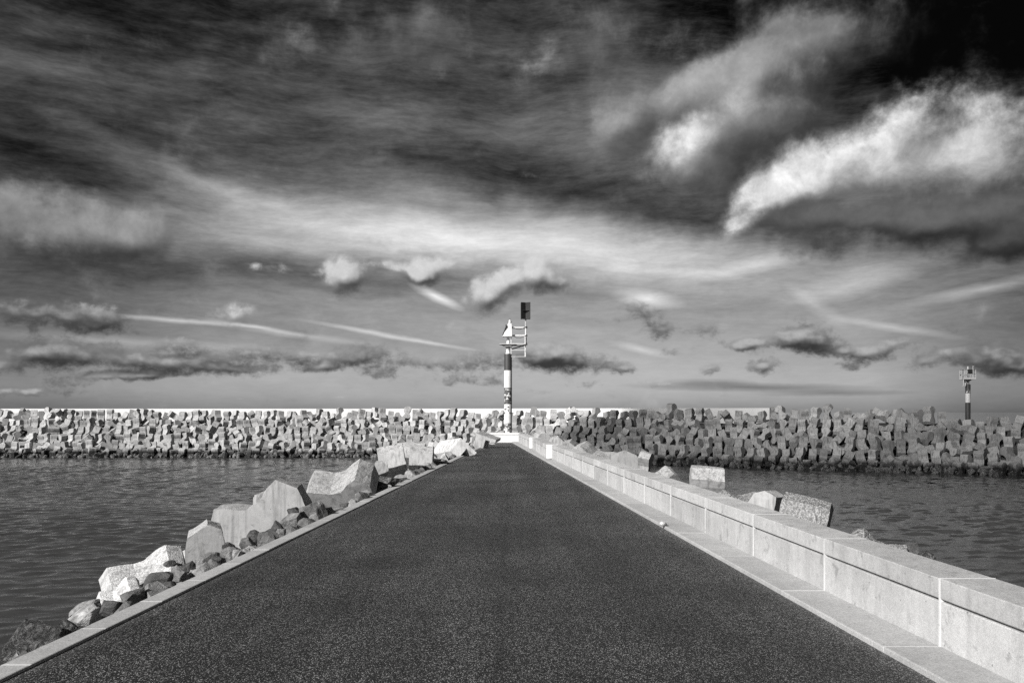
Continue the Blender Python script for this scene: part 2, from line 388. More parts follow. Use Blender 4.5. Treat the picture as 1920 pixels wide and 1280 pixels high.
def water_mat():
    m, g, b = new_mat('harbour_water')
    wp = g.n('ShaderNodeNewGeometry').outputs['Position']
    w0 = g.map(wp, rot=(0, 0, R(14)), scale=(.55, 1.45, 1))
    a = g.noise(w0, 1.5, 5, .62, .5)
    bb = g.noise(g.map(wp, rot=(0, 0, R(-12)), scale=(.8, 1.5, 1)), 4.2, 4, .6, .4)
    c = g.noise(g.map(wp, rot=(0, 0, R(8)), scale=(.25, .7, 1)), .55, 3, .5)
    gust = g.rng(g.noise(g.map(wp, scale=(.35, 1, 1)), .05, 4, .6), .35, .65, .65, 1.15)
    h = g.m('ADD', g.m('MULTIPLY', a, .30), g.m('MULTIPLY', bb, .10))
    h = g.m('MULTIPLY', g.m('MULTIPLY_ADD', c, .35, h), gust)
    setin(g, b, Base_Color=(.036, .036, .036, 1), Roughness=.06, IOR=1.33)
    bump(g, b, h, .5, .14)
    return m
M['water'] = water_mat()

def paint(name, base, rough=.45, rust=0.0, metal=0.0, flake=None):
    m, g, b = new_mat(name)
    tc = g.n('ShaderNodeTexCoord').outputs['Object']
    n = g.noise(tc, 3.0, 6, .6); st = g.noise(g.map(tc, scale=(12, 12, .8)), 1.5, 4, .6)
    v = g.m('MULTIPLY', base, g.rng(n, .3, .7, .90, 1.06))
    v = g.m('MULTIPLY', v, g.m('MULTIPLY_ADD', g.rng(st, .52, .75), -.3 * (1 if rust else .4), 1.0))
    if flake is not None:
        z = g.n('ShaderNodeSeparateXYZ', {0: g.n('ShaderNodeNewGeometry').outputs['Position']}).outputs[2]
        k = g.noise(tc, 7.0, 5, .62)
        for lo, hi, other, thr in (flake if isinstance(flake, list) else [flake]):
            band = g.m('MULTIPLY', g.rng(z, lo, lo + .15), g.rng(z, hi - .15, hi, 1.0, 0.0))
            f = g.m('MULTIPLY', g.rng(k, thr, thr + .015), band)
            v = g.mix(f, v, other)
    setin(g, b, Base_Color=grey(g, v), Roughness=rough, Metallic=metal)
    bump(g, b, n, .2, .003)
    return m
M['white'] = paint('white_paint', .58)
M['whiteflake'] = paint('flaking_white_paint', .58, .5, 1, 0, [(0.2, 1.15, .08, .48), (1.55, 2.25, .08, .53)])
M['dark'] = paint('dark_band_paint', .045, .4)
M['darkflake'] = paint('flaking_dark_paint', .05, .45, 0, 0, (2.2, 3.2, .5, .545))
M['darkflake2'] = paint('flaking_dark_paint_far', .045, .45, 0, 0, (3.45, 3.9, .5, .53))
M['black'] = paint('black_panel', .022, .55)
M['steel'] = paint('galvanised_steel', .55, .4, 0, .4)
M['midgrey'] = paint('grey_paint', .22, .5)

# ------------------------------------------------------------------ water, path, embankment
def sheet(name, pts, mat, z):
    bm = bmesh.new(); bm.faces.new([bm.verts.new((x, y, z)) for x, y in pts]); return link_bm(name, bm, mat)
tag(sheet('water', [(-6000, -3000), (6000, -3000), (6000, 9000), (-6000, 9000)], M['water'], WATER - .22), kind='structure')
tag(sheet('sea_bed', [(-6000, -3000), (6000, -3000), (6000, 9000), (-6000, 9000)], M['rubble'], -9.0), kind='structure')

import numpy as np
def ripples():
    xs = np.arange(-78, 78.01, .15)
    ys = [-12.0]
    while ys[-1] < 112: ys.append(ys[-1] + (.085 + max(0.0, ys[-1] - 8) * .0022 if ys[-1] > 4 else .4))
    ys = np.array(ys); X, Y = np.meshgrid(xs, ys)
    rs = np.random.RandomState(3); Z = np.zeros_like(X)
    for i in range(64):
        lam = .30 * (5.2 ** rs.rand()); th = math.radians(99) + rs.randn() * .55
        k = 2 * math.pi / lam; sl = .036 * (lam / .6) ** .2
        ph = k * (X * math.cos(th) + Y * math.sin(th)) + rs.rand() * 6.28
        env = .65 + .35 * np.sin(X * rs.randn() * .12 + Y * rs.randn() * .2 + rs.rand() * 6)
        ph = ph + .6 * np.sin(X * .21 * rs.randn() + Y * .3 * rs.randn())
        Z += sl / k * env * np.sin(ph)
    gust = 1.0 + .35 * np.sin(X * .06 + 1.3 * np.sin(Y * .11) + 1) * np.sin(Y * .17 + X * .03)
    Z *= gust
    ny, nx = X.shape
    me = bpy.data.meshes.new('water')
    co = np.stack([X, Y, Z], -1).reshape(-1, 3).astype(np.float32)
    idx = np.arange(ny * nx).reshape(ny, nx)
    q = np.stack([idx[:-1, :-1], idx[:-1, 1:], idx[1:, 1:], idx[1:, :-1]], -1).reshape(-1, 4).astype(np.int32)
    me.vertices.add(len(co)); me.vertices.foreach_set('co', co.ravel())
    me.loops.add(q.size); me.loops.foreach_set('vertex_index', q.ravel())
    me.polygons.add(len(q)); me.polygons.foreach_set('loop_start', np.arange(0, q.size, 4, dtype=np.int32))
    me.polygons.foreach_set('loop_total', np.full(len(q), 4, dtype=np.int32))
    me.polygons.foreach_set('use_smooth', np.ones(len(q), dtype=bool))
    me.update(calc_edges=True); me.materials.append(M['water'])
    o = bpy.data.objects.new('water', me); COL.objects.link(o); o.location.z = WATER
    print('ripple verts', len(co))
    return o
tag(ripples(), kind='structure')

YN, YE = -26.0, 50.3
def XL(y): return -3.585 + .0487 * y          # inner (asphalt) edge, left
def XRr(y): return 3.10 - .0621 * y           # asphalt edge, right
def wall_x(y):                                # face of the low wall on the right, stepping in twice
    if y < 32.2: return 3.525 - .0640 * y
    if y < 41.2: return 1.276 - .0357 * (y - 32.2)
    return .83 - .057 * (y - 41.2)
# asphalt deck with a little thickness
bm = bmesh.new()
ys = [YN + (YE - YN) * i / 30 for i in range(31)]
Lv = [bm.verts.new((XL(y), y, 0)) for y in ys]; Rv = [bm.verts.new((XRr(y), y, 0)) for y in ys]
for i in range(30): bm.faces.new((Lv[i], Rv[i], Rv[i+1], Lv[i+1]))
tag(link_bm('path', bm, M['asphalt']), kind='structure')

# rubble core of the pier
def ring(y, left):
    return (XL(y) - .18, y) if left else (wall_x(min(y, 49)) + .38, y)
top = [(XL(YN) - .15, YN), (XL(50) - .15, 50.0), (-1.9, 53.5), (-.9, 56.2), (.6, 56.2), (1.6, 53.5), (.95, 49.0), (2.2, 31.0), (wall_x(YN) + .4, YN)]
bot = [(XL(YN) - 8.5, YN), (XL(50) - 7.5, 48.0), (-7.5, 56), (-4.0, 62), (3.0, 62), (7.5, 56), (8.0, 48.0), (9.5, 31.0), (wall_x(YN) + 8.5, YN)]
bm = bmesh.new()
tv = [bm.verts.new((x, y, -.06)) for x, y in top]; bv = [bm.verts.new((x, y, -6.0)) for x, y in bot]
bm.faces.new(tv); bm.faces.new(bv[::-1])
for i in range(len(top)):
    j = (i + 1) % len(top); bm.faces.new((tv[i], tv[j], bv[j], bv[i]))
tag(link_bm('rubble_slope', bm, M['rubble']), kind='structure')

# left kerb: flush concrete stones one metre long with pale joints
def strip_stone(name, bm, x0, x1, y0, y1, z0, z1, fx0, fx1, bev=.008):
    vs = []
    for z in (z0, z1):
        for (y, s) in ((y0, 0), (y0, 1), (y1, 1), (y1, 0)):
            vs.append(bm.verts.new(((fx0, fx1)[s](y), y, z)))
    for q in ((3,2,1,0),(4,5,6,7),(0,1,5,4),(1,2,6,5),(2,3,7,6),(3,0,4,7)):
        bm.faces.new([vs[i] for i in q])
def kerb(name, fo, fi, y0, ye, step, ztop, jw=.014):
    bm = bmesh.new(); jm = bmesh.new()
    y = y0
    k = 0
    while y < ye - .05:
        y1 = min(y + step, ye)
        dz = random.Random(k * 7 + 1).uniform(-.002, .002)
        b2 = bmesh.new()
        strip_stone('', b2, 0, 0, y + jw / 2, y1 - jw / 2, -.35, ztop + dz, fo, fi)
        es = [e for e in b2.edges if e.verts[0].co.z > 0 and e.verts[1].co.z > 0]
        bmesh.ops.bevel(b2, geom=es, offset=.010, segments=2, profile=.5, affect='EDGES')
        me = bpy.data.meshes.new('tmp'); b2.to_mesh(me); b2.free(); bm.from_mesh(me); bpy.data.meshes.remove(me)
        strip_stone('', jm, 0, 0, y1 - jw / 2 - .001, y1 + jw / 2 + .001, -.34, ztop - .0015, lambda t: fo(t) + .003, lambda t: fi(t) - .003)
        y = y1; k += 1
    k_ = tag(link_bm(name, bm, M['kerbm']), kind='structure')
    j_ = tag(link_bm('kerb_joints', jm, M['joint']), kind='structure')
    return k_, j_
yk = 2870 / (1251 - HOR)
kerb('kerb', lambda y: XL(y) - .205, lambda y: XL(y), yk - 30, 50.2, 1.0, .022)
kerb('kerb', lambda y: XRr(y), lambda y: wall_x(y) + .02, 6.37 - 32, 50.0, 2.0, .045, .012)

# ------------------------------------------------------------------ low wall on the right
WT = .40   # thickness
lw = empty('low_wall', (3.3, 5, 0)); tag(lw, 'low pale concrete parapet wall with grooved coping running along the right edge of the path', 'low wall')
def prism(bm, fx, t0, t1, y0, y1, z0, z1, slope=0.0):
    vs = []
    for z in (z0, z1):
        for (y, t) in ((y0, t0), (y0, t1), (y1, t1), (y1, t0)):
            vs.append(bm.verts.new((fx(y) + t, y, z)))
    for q in ((3,2,1,0),(4,5,6,7),(0,1,5,4),(1,2,6,5),(2,3,7,6),(3,0,4,7)):
        bm.faces.new([vs[i] for i in q])
    return vs
def bevel_all(bm, off=.008, seg=2):
    bmesh.ops.bevel(bm, geom=bm.edges[:], offset=off, segments=seg, profile=.5, affect='EDGES')
def wall_run(y_start, y_end, fx, root, joint_ys=None):
    y = y_start
    loc = Vector(root.location)
    while y < y_end - .05:
        y1 = min(y + 2.0, y_end)
        for nm, z0, z1, mat, t0 in (('wall_panel', -.30, .372, 'wall', 0.0), ('coping', .392, .54, 'cope', -.004)):
            b = bmesh.new(); prism(b, fx, t0, WT, y + .009, y1 - .009, z0, z1)
            bevel_all(b, .007)
            bmesh.ops.translate(b, verts=b.verts[:], vec=-loc)
            link_bm(nm, b, M[mat], root)
        b = bmesh.new(); prism(b, fx, .030, WT - .03, y + .009, y1 - .009, .365, .398)
        bmesh.ops.translate(b, verts=b.verts[:], vec=-loc); link_bm('groove_bed', b, M['midgrey'], root)
        if y1 < y_end - .05:
            b = bmesh.new(); prism(b, fx, -.0050, WT + .0, y1 - .0095, y1 + .0095, .04, .5420)
            bmesh.ops.translate(b, verts=b.verts[:], vec=-loc); link_bm('mortar_joint', b, M['joint'], root)
        y = y1
y0w = 6.37 - 2.0 * 12
wall_run(y0w, 32.2, lambda y: 3.525 - .0640 * y, lw)
for i, (a, b_, fx, lab) in enumerate(((32.2, 41.2, lambda y: 1.276 - .0357 * (y - 32.2), 'middle stretch of parapet wall stepping in towards the path, with a bright end face'),
                                 (41.2, 49.3, lambda y: .83 - .057 * (y - 41.2), 'farthest stretch of parapet wall meeting the white end wall'))):
    w2 = empty('low_wall', (fx(a), a, 0)); tag(w2, lab, 'low wall')
    wall_run(a + .006, b_, fx, w2)
    # end face plate, its sunlit brightness put into a white colour
    b = bmesh.new(); prism(b, lambda y: fx(a), -.012, WT + .01, a - .02, a + .004, .04, .553)
    bmesh.ops.translate(b, verts=b.verts[:], vec=-Vector(w2.location)); link_bm('lit_end_face', b, M['whitewall'], w2)

ew = empty('end_wall', (-.43, 50.3, 0)); tag(ew, 'white painted low wall closing the far end of the path', 'end wall')
b = bmesh.new(); bx(b, (0, .22, .12), (1.66, .40, .64), bev=.01, seg=2); link_bm('wall_panel', b, M['whitewall'], ew)
b = bmesh.new(); bx(b, (0, .215, .495), (1.72, .45, .10), bev=.012, seg=2); link_bm('coping', b, M['whitewall'], ew)

# ------------------------------------------------------------------ main beacon
BD = 53.0; BS = F / BD
def bz(y): return EYE + (HOR - y) / BS
def bxx(x): return (x - 952.6) / BS
BX = (952.6 - 960) / BS
bc = empty('beacon', (BX, BD, 0)); tag(bc, 'dark and white banded harbour beacon column with flaking paint behind the white end wall', 'beacon')
def cyl(name, r, z0, z1, mat, par, seg=40):
    b = bmesh.new(); tube(b, (0, 0, z0), (0, 0, z1), r, seg=seg, caps=False)
    o = link_bm(name, b, M[mat], par, True)
    return o
b = bmesh.new(); bx(b, (0, 0, .0), (1.5, 1.5, .5), bev=.02); link_bm('plinth', b, M['kerbm'], bc)
zz = [.25, 2.22, 3.21, 4.26, 5.25]
for nm, m_, a, c in (('column_band', 'whiteflake', 0, 1), ('column_band', 'darkflake', 1, 2), ('column_band', 'white', 2, 3), ('column_band', 'dark', 3, 4)):
    cyl(nm, .238, zz[a], zz[c], m_, bc)
b = bmesh.new()
lathe(b, [(.12, 5.25), (.15, 5.26), (.15, 5.31), (.115, 5.33), (.115, 5.62), (.14, 5.63), (.14, 5.68), (.10, 5.72), (.085, 5.8), (.085, 6.4)], seg=20)
o = link_bm('neck', b, M['white'], bc, True)
# platform: triangular bracket under a thin plate
b = bmesh.new()
bx(b, (bxx(952), 0, 5.84), (1.0, .8, .03), bev=.005)
link_bm('platform', b, M['white'], bc)
b = bmesh.new()
for yy in (-.3, .3):
    v = [b.verts.new(q) for q in ((bxx(939.5), yy, 5.82), (bxx(967), yy, 5.82), (bxx(957), yy, 5.70), (bxx(948), yy, 5.70))]
    b.faces.new(v)
f0, f1 = b.faces[:] if False else list(b.faces)
vs0 = list(f0.verts); vs1 = list(f1.verts)
for i in range(4): b.faces.new((vs0[i], vs0[(i+1) % 4], vs1[(i+1) % 4], vs1[i]))
link_bm('bracket', b, M['midgrey'], bc)
# housing: tapered white box with a sloping solar panel on its left
b = bmesh.new()
lo = [(bxx(943.5), -.33), (bxx(960.2), -.33), (bxx(960.2), .33), (bxx(943.5), .33)]
hi = [(bxx(952.6), -.12), (bxx(959.4), -.12), (bxx(959.4), .12), (bxx(952.6), .12)]
lv = [b.verts.new((x, y, bz(630))) for x, y in lo]; hv = [b.verts.new((x, y, bz(606))) for x, y in hi]
b.faces.new(lv[::-1]); b.faces.new(hv)
for i in range(4): b.faces.new((lv[i], lv[(i+1) % 4], hv[(i+1) % 4], hv[i]))
bevel_all(b, .01, 1); link_bm('housing', b, M['white'], bc)
b = bmesh.new(); bx(b, (bxx(951), 0, bz(630.6)), (.60, .70, .045), bev=.005); link_bm('housing_base', b, M['white'], bc)
a_ = Vector((bxx(942.6), 0, bz(628))); c_ = Vector((bxx(949.6), 0, bz(611)))
mid = (a_ + c_) / 2; L = (c_ - a_).length; ang = math.atan2(c_.x - a_.x, c_.z - a_.z)
b = bmesh.new(); bx(b, mid, (.035, .60, L), Euler((0, ang, 0)).to_matrix().to_4x4(), .004); link_bm('solar_panel', b, M['black'], bc)
b = bmesh.new(); bx(b, c_ + Vector((-.02, 0, .03)), (.07, .5, .05)); link_bm('panel_hinge', b, M['black'], bc)
b = bmesh.new()
lathe(b, [(.09, bz(606)), (.10, bz(605)), (.10, bz(604)), (.075, bz(603.6)), (.075, bz(601)), (.055, bz(600)), (.02, bz(599.2)), (.012, bz(597.6))], c=(bxx(956), 0, 0), seg=20)
link_bm('lantern', b, M['white'], bc, True)
for s in (-1, 1):
    b = bmesh.new(); bx(b, (bxx(956) + s * .10, 0, bz(603.8)), (.05, .07, .05), bev=.01); link_bm('lantern_bracket', b, M['black'], bc)
b = bmesh.new(); tube(b, (bxx(956), 0, bz(598.6)), (bxx(956), 0, bz(597)), .02); link_bm('lantern_spike', b, M['black'], bc)
# arms, mast and hanging ladder
mx = bxx(985.4)
for nm, y_, th in (('upper_arm', 614.4, .062), ('lower_arm', 629.2, .055)):
    b = bmesh.new(); tube(b, (bxx(960), 0, bz(y_)), (mx, 0, bz(y_)), th, seg=14); link_bm('arm', b, M['white'], bc)
b = bmesh.new(); bx(b, ((bxx(960) + mx) / 2, 0, bz(645)), (mx - bxx(960), .5, .05), bev=.006); link_bm('walkway', b, M['white'], bc)
b = bmesh.new(); bx(b, ((bxx(960) + mx) / 2 - .1, 0, bz(647)), (mx - bxx(960) - .2, .42, .06)); link_bm('walkway_beam', b, M['midgrey'], bc)
b = bmesh.new(); tube(b, (bxx(960), 0, bz(654)), (bxx(984), 0, bz(647)), .035, seg=8); link_bm('brace', b, M['dark'], bc)
b = bmesh.new(); tube(b, (mx, 0, bz(669)), (mx, 0, bz(598)), .028, seg=12); tube(b, (mx + .02, 0, bz(647)), (mx + .02, 0, bz(612)), .055, seg=12); link_bm('mast', b, M['white'], bc)
for y_ in (613.5, 629, 645):
    b = bmesh.new(); bx(b, (mx + .06, 0, bz(y_)), (.10, .12, .13), bev=.01); link_bm('clamp', b, M['dark'], bc)
for y_ in (612.4, 628.6):
    b = bmesh.new(); pts = []
    for k in range(13):
        t = k / 12; pts.append((bxx(960.5) + (mx - bxx(960.5)) * t, -.08, bz(y_) - .17 * math.sin(math.pi * t)))
    path_tube(b, pts, .014, 6); link_bm('cable', b, M['black'], bc)
lad = empty('ladder'); lad.parent = bc
lad.name = 'ladder'
b = bmesh.new(); tube(b, (bxx(958.4), -.12, bz(669)), (bxx(958.4), -.12, bz(630)), .022, seg=8); link_bm('rail', b, M['white'], lad)
b = bmesh.new(); tube(b, (mx - .04, -.12, bz(669)), (mx - .04, -.12, bz(630)), .018, seg=8); link_bm('rail', b, M['white'], lad)
for y_ in (656.5, 668.6):
    b = bmesh.new(); tube(b, (bxx(958.4), -.12, bz(y_)), (mx, -.12, bz(y_)), .016, seg=8); link_bm('rung', b, M['white'], lad)
# radar reflector: four dark fins crossing round a middle plate
rc = Vector((bxx(985.6), 0, bz(582.5)))
refl = empty('radar_reflector', rc); refl.parent = bc
b = bmesh.new()
for an, w_ in ((-35, .31), (35, .31)):
    m4 = Matrix.Rotation(R(an), 4, 'Z'); 
    bx(b, (0, 0, 0), (w_ * 2.2, .012, 1.0), m4)
link_bm('fin', b, M['black'], refl)
b = bmesh.new()
bx(b, (0, 0, 0), (.56, .38, .014)); link_bm('middle_plate', b, M['black'], refl)
b = bmesh.new(); bx(b, (-.03, .16, .0), (.54, .012, 1.0)); link_bm('back_plate', b, M['black'], refl)
b = bmesh.new(); tube(b, (0, 0, -.62), (0, 0, -.48), .03, .06); link_bm('socket', b, M['black'], refl)

# ------------------------------------------------------------------ far beacon on the breakwater head
D2 = 82.0; S2 = F / D2
B2X = (1814.8 - 960) / S2
b2 = empty('beacon', (B2X, D2, 0)); tag(b2, 'small distant banded beacon with railed gallery on the breakwater at the right edge', 'beacon')
def q(cx, cy):      # crop pixel -> local x, z
    return (cx - 585) / 10.667 / S2, EYE + (HOR - (670 + cy / 10.667)) / S2
def z2(cy): return q(0, cy)[1]
cyl('column_band', .228, .3, z2(900), 'dark', b2); cyl('column_band', .228, z2(900), z2(715), 'white', b2); cyl('column_band', .228, z2(715), z2(540), 'darkflake2', b2)
b = bmesh.new(); lathe(b, [(.13, z2(540)), (.14, z2(515)), (.10, z2(505)), (.12, z2(480)), (.36, z2(442))], seg=20); link_bm('neck', b, M['midgrey'], b2, True)
b = bmesh.new(); bx(b, (-.02, 0, z2(423)), (1.06, 1.0, .15), bev=.01); link_bm('deck', b, M['white'], b2)
rl = empty('railing'); rl.parent = b2
for cx in (472, 500, 640, 690):
    for yy in (-.45, .45):
        b = bmesh.new(); x_, _ = q(cx, 0); bx(b, (x_, yy, (z2(245) + z2(405)) / 2), (.045, .045, z2(245) - z2(405))); link_bm('post', b, M['white'], rl)
for cy in (245, 335):
    for yy in (-.45, .45):
        b = bmesh.new(); bx(b, (-.02, yy, z2(cy)), (1.05, .035, .035)); link_bm('rail', b, M['dark'], rl)
b = bmesh.new(); bx(b, (q(580, 0)[0], -.47, z2(292)), (.46, .06, .40), bev=.01); link_bm('dark_panel', b, M['black'], b2)
b = bmesh.new(); tube(b, (0, 0, z2(405)), (0, 0, z2(240)), .04, seg=10); link_bm('lamp_post', b, M['white'], b2)
b = bmesh.new(); lathe(b, [(.09, z2(240)), (.10, z2(225)), (.06, z2(222)), (.055, z2(190)), (.02, z2(178)), (.01, z2(172))], seg=16); link_bm('lantern', b, M['white'], b2, True)
b = bmesh.new(); x_ = q(634, 0)[0]; tube(b, (x_, -.47, z2(410)), (x_, -.47, z2(165)), .03, seg=8); link_bm('mast', b, M['white'], b2)
b = bmesh.new(); bmesh.ops.create_icosphere(b, subdivisions=2, radius=.05, matrix=Matrix.Translation((x_, -.47, z2(157)))); link_bm('mast_tip', b, M['black'], b2)
b = bmesh.new(); tube(b, (q(395, 0)[0], -.5, z2(353)), (q(610, 0)[0], -.5, z2(340)), .035, seg=8); link_bm('arm', b, M['white'], b2)
b = bmesh.new(); bx(b, (q(384, 0)[0], -.5, z2(354)), (.08, .08, .08), bev=.015); link_bm('arm_tip', b, M['black'], b2)
ld2 = empty('ladder'); ld2.parent = b2
for cx in (465, 505):
    b = bmesh.new(); x_ = q(cx, 0)[0]; tube(b, (x_, -.3, z2(440)), (x_, -.3, z2(565)), .03, seg=8); tube(b, (x_, -.3, z2(565)), (x_ - .12, -.3, z2(573)), .03, seg=8); link_bm('rail', b, M['white'], ld2)
b = bmesh.new(); bx(b, (q(492, 0)[0], -.3, z2(478)), (.10, .10, .24), bev=.01); link_bm('junction_box', b, M['black'], b2)

# ------------------------------------------------------------------ unseen cloud added behind the viewer to dim the sun on the breakwater head
m, g, b_ = new_mat('added_cloud_shade'); m.node_tree.nodes.clear(); g = NT(m.node_tree)
ng = g.noise(g.n('ShaderNodeTexCoord').outputs['Object'], .03, 5, .6)
tr = g.n('ShaderNodeBsdfTransparent'); df = g.n('ShaderNodeBsdfDiffuse', {0: (.8, .8, .8, 1)})
mx_ = g.n('ShaderNodeMixShader', {0: g.rng(ng, .3, .7, .26, .62), 1: tr.outputs[0], 2: df.outputs[0]})
g.n('ShaderNodeOutputMaterial', {0: mx_.outputs[0]})
b = bmesh.new(); bmesh.ops.create_icosphere(b, subdivisions=5, radius=1)
for v in b.verts:
    k = 1 + .35 * noise.noise(v.co * 1.6) + .15 * noise.noise(v.co * 5)
    v.co = Vector((v.co.x * 34 * k, v.co.y * 30 * k, v.co.z * 9 * k))
cl = link_bm('added_shade_cloud', b, m, None, True); cl.location = Vector((42, 84, 0)) + SUN * 420
tag(cl, kind='structure')

# ------------------------------------------------------------------ armour block: two hexagonal lobes joined by a curved waist
def block_profile(n=5):
    up = [(-1.0, .20), (-.70, .53)]
    for k in range(n + 1):
        t = k / n
        x = -.46 + .92 * t
        up.append((x, .44 - .20 * math.sin(math.pi * t) ** .8))
    up += [(.70, .53), (1.0, .20)]
    return up + [(-x, -z) for x, z in up]
def block_bm(L=.85, T=.42, n=5, bev=.02, H=1.0, chip=None):
    bm = bmesh.new()
    pr = [(x * L, z * L * H) for x, z in block_profile(n)]
    A = [bm.verts.new((x, -T, z)) for x, z in pr]; B = [bm.verts.new((x, T, z)) for x, z in pr]
    bm.faces.new(A); bm.faces.new(B[::-1])
    N = len(pr)
    for i in range(N): bm.faces.new((A[i], A[(i+1) % N], B[(i+1) % N], B[i]))
    if bev: 
        es = [e for e in bm.edges if e.calc_face_angle(0) > R(28)]
        bmesh.ops.bevel(bm, geom=es, offset=bev, segments=2, profile=.6, affect='EDGES')
    return bm
def rot_m(rx, ry, rz): return Euler((R(rx), R(ry), R(rz)), 'XYZ')

# ------------------------------------------------------------------ far breakwater
# its toe line at the water: straight on the left, swinging towards the camera on the right
rnd = random.Random(11)
KN = Vector((-11.0, 99.4)); DR = Vector((.874, -.486)).normalized()
TOE = []
_p = KN + Vector((-80.0, 0)); _s = -80.0
_p.y += .0
while _s < 95.0:
    TOE.append(_p.copy())
    _t = max(0.0, min(1.0, (_s + 9.0) / 18.0)); _a = -math.atan2(.486, .874) * (_t * _t * (3 - 2 * _t))
    _p = _p + Vector((math.cos(_a), math.sin(_a))) * .25; _s += .25
def bw(s):
    """s metres along the toe from the knee -> point, along-direction, inward normal"""
    i = (s + 80.0) / .25; k = int(i); f = i - k
    k = max(0, min(len(TOE) - 2, k))
    p = TOE[k].lerp(TOE[k + 1], f); d = (TOE[k + 1] - TOE[k]).normalized()
    return p, d, Vector((-d.y, d.x))
S0, S1 = -68.0, 78.0
# core
bm = bmesh.new(); secs = []
for s in (S0, -9.0, -6.0, -3.0, 0.0, 3.0, 6.0, 9.0, 68.0):
    p, d, n = bw(s)
    secs.append([bm.verts.new((p.x + n.x * o, p.y + n.y * o, z)) for o, z in ((-3.5, -7.0), (1.6, WATER + .1), (8.8, .55), (22.0, .55), (34, -7.0))])
for A, B in zip(secs[:-1], secs[1:]):
    for i in range(4): bm.faces.new((A[i], B[i], B[i+1], A[i+1]))
    bm.faces.new((A[4], B[4], B[0], A[0]))
# rounded head
p, d, n = bw(68.0); cx_, cy_ = p.x + n.x * 14.8, p.y + n.y * 14.8
prev = secs[-1]
for k in range(1, 7):
    a = math.pi * k / 12
    dirv = (-n) * math.cos(a) + d * math.sin(a)
    cur = [bm.verts.new((cx_ + dirv.x * r, cy_ + dirv.y * r, z)) for r, z in ((19.3, -7.0), (14.2, WATER + .1), (7.2, .6), (1.0, .85))]
    for i in range(3): bm.faces.new((prev[i], cur[i], cur[i+1], prev[i+1]))
    prev = cur
tag(link_bm('breakwater_core', bm, M['rubble']), kind='structure')
# crown wall, white
bm = bmesh.new()
def crown(sa, sb, off, z0, z1, th):
    pa, da, na = bw(sa); pb, db, nb = bw(sb)
    pa = pa + na * off; pb = pb + nb * off
    vs = []
    for z in (z0, z1):
        for pp, nn, t in ((pa, na, 0), (pb, nb, 0), (pb, nb, th), (pa, na, th)):
            vs.append(bm.verts.new((pp.x + nn.x * t, pp.y + nn.y * t, z)))
    for q_ in ((3,2,1,0),(4,5,6,7),(0,1,5,4),(1,2,6,5),(2,3,7,6),(3,0,4,7)): bm.faces.new([vs[i] for i in q_])
CS = [-75.0, -9, -7, -5, -3, -1, 1, 3, 5, 7, 9, 37.0]
for a_, b_ in zip(CS[:-1], CS[1:]): crown(a_, b_, 10.2, .3, 2.16, .8)
bmesh.ops.remove_doubles(bm, verts=bm.verts[:], dist=.01)
tag(link_bm('crown_wall', bm, M['whitewall']), 'long white crown wall showing as a thin bright line behind the far block pile', 'wall')

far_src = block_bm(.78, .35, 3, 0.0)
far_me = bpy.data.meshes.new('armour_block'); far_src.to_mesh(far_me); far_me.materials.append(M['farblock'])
GRP = 'wavy concrete blocks of the far breakwater'
ROWS = 6
left_bm = bmesh.new()
indiv = []
def place_far(s, row, rr):
    off = -.2 + row * (8.6 / (ROWS - 1)) + rr.uniform(-.3, .3)
    p, d, n = bw(s)
    h = WATER + .15 + row * ((4.25 + .18 * max(0, min(1, s / 45))) / (ROWS - 1))
    head = s > 66
    if head:
        a = (s - 66) / 14.0
        pc, dc, nc = bw(66.0); c = pc + nc * 14.0
        dirv = (-nc) * math.cos(a) + dc * math.sin(a)
        pos = c + dirv * (14.0 - off); d = Vector((-dirv.y, dirv.x)); 
        h -= .35 * min(1.5, (s - 66) / 8)
    else: pos = p + n * off
    h -= .8 * max(0, min(1, (s - 52) / 6)) * row / (ROWS - 1)
    if abs(pos.x / pos.y - .5212) < .016 and row == ROWS - 1: h -= .75
    h += rr.uniform(-.2, .2) + (.12 if row == ROWS - 1 else 0) + (rr.uniform(.1, .45) if row == ROWS - 1 and rr.random() < .4 else 0)
    yaw = math.atan2(d.y, d.x)
    # local x = long axis, y = extrusion axis. lean the long axis up the slope
    mode = rr.random()
    if mode < .74:
        M1 = Matrix.Rotation(yaw + R(90) + R(rr.gauss(0, 26)), 4, 'Z') @ Matrix.Rotation(R(-rr.uniform(40, 92)), 4, 'Y') @ Matrix.Rotation(R(rr.gauss(0, 20)), 4, 'X')
    elif mode < .86:
        M1 = Matrix.Rotation(yaw + R(rr.gauss(0, 25)), 4, 'Z') @ Matrix.Rotation(R(rr.gauss(0, 30)), 4, 'Y') @ Matrix.Rotation(R(rr.uniform(-50, 50)), 4, 'X')
    else:
        M1 = Euler((rr.uniform(0, 6), rr.uniform(0, 6), rr.uniform(0, 6))).to_matrix().to_4x4()
    return Matrix.Translation((pos.x, pos.y, h)) @ M1
nleft = 0
for row in range(ROWS):
    s = S0 + rnd.uniform(0, .6)
    while s < 6.8:
        m4 = place_far(s, row, rnd)
        v0 = len(left_bm.verts)
        left_bm.from_mesh(far_me)
        left_bm.verts.ensure_lookup_table()
        sc = rnd.uniform(.88, 1.08)
        m5 = m4 @ Matrix.Scale(sc, 4)
        for v in left_bm.verts[v0:]: v.co = m5 @ v.co
        nleft += 1
        s += rnd.uniform(.76, 1.06) * (1.0 if abs(s) > 9 else .86)
tag(link_bm('armour_blocks', left_bm, M['farblock']), 'pile of S-shaped grey concrete blocks along the far breakwater, left of the banded beacon', 'armour blocks', kind='stuff')
cands = []
for row in range(ROWS):
    s = 6.8 + rnd.uniform(0, .7)
    while s < 76.5:
        cands.append((row, s)); s += rnd.uniform(.92, 1.22)
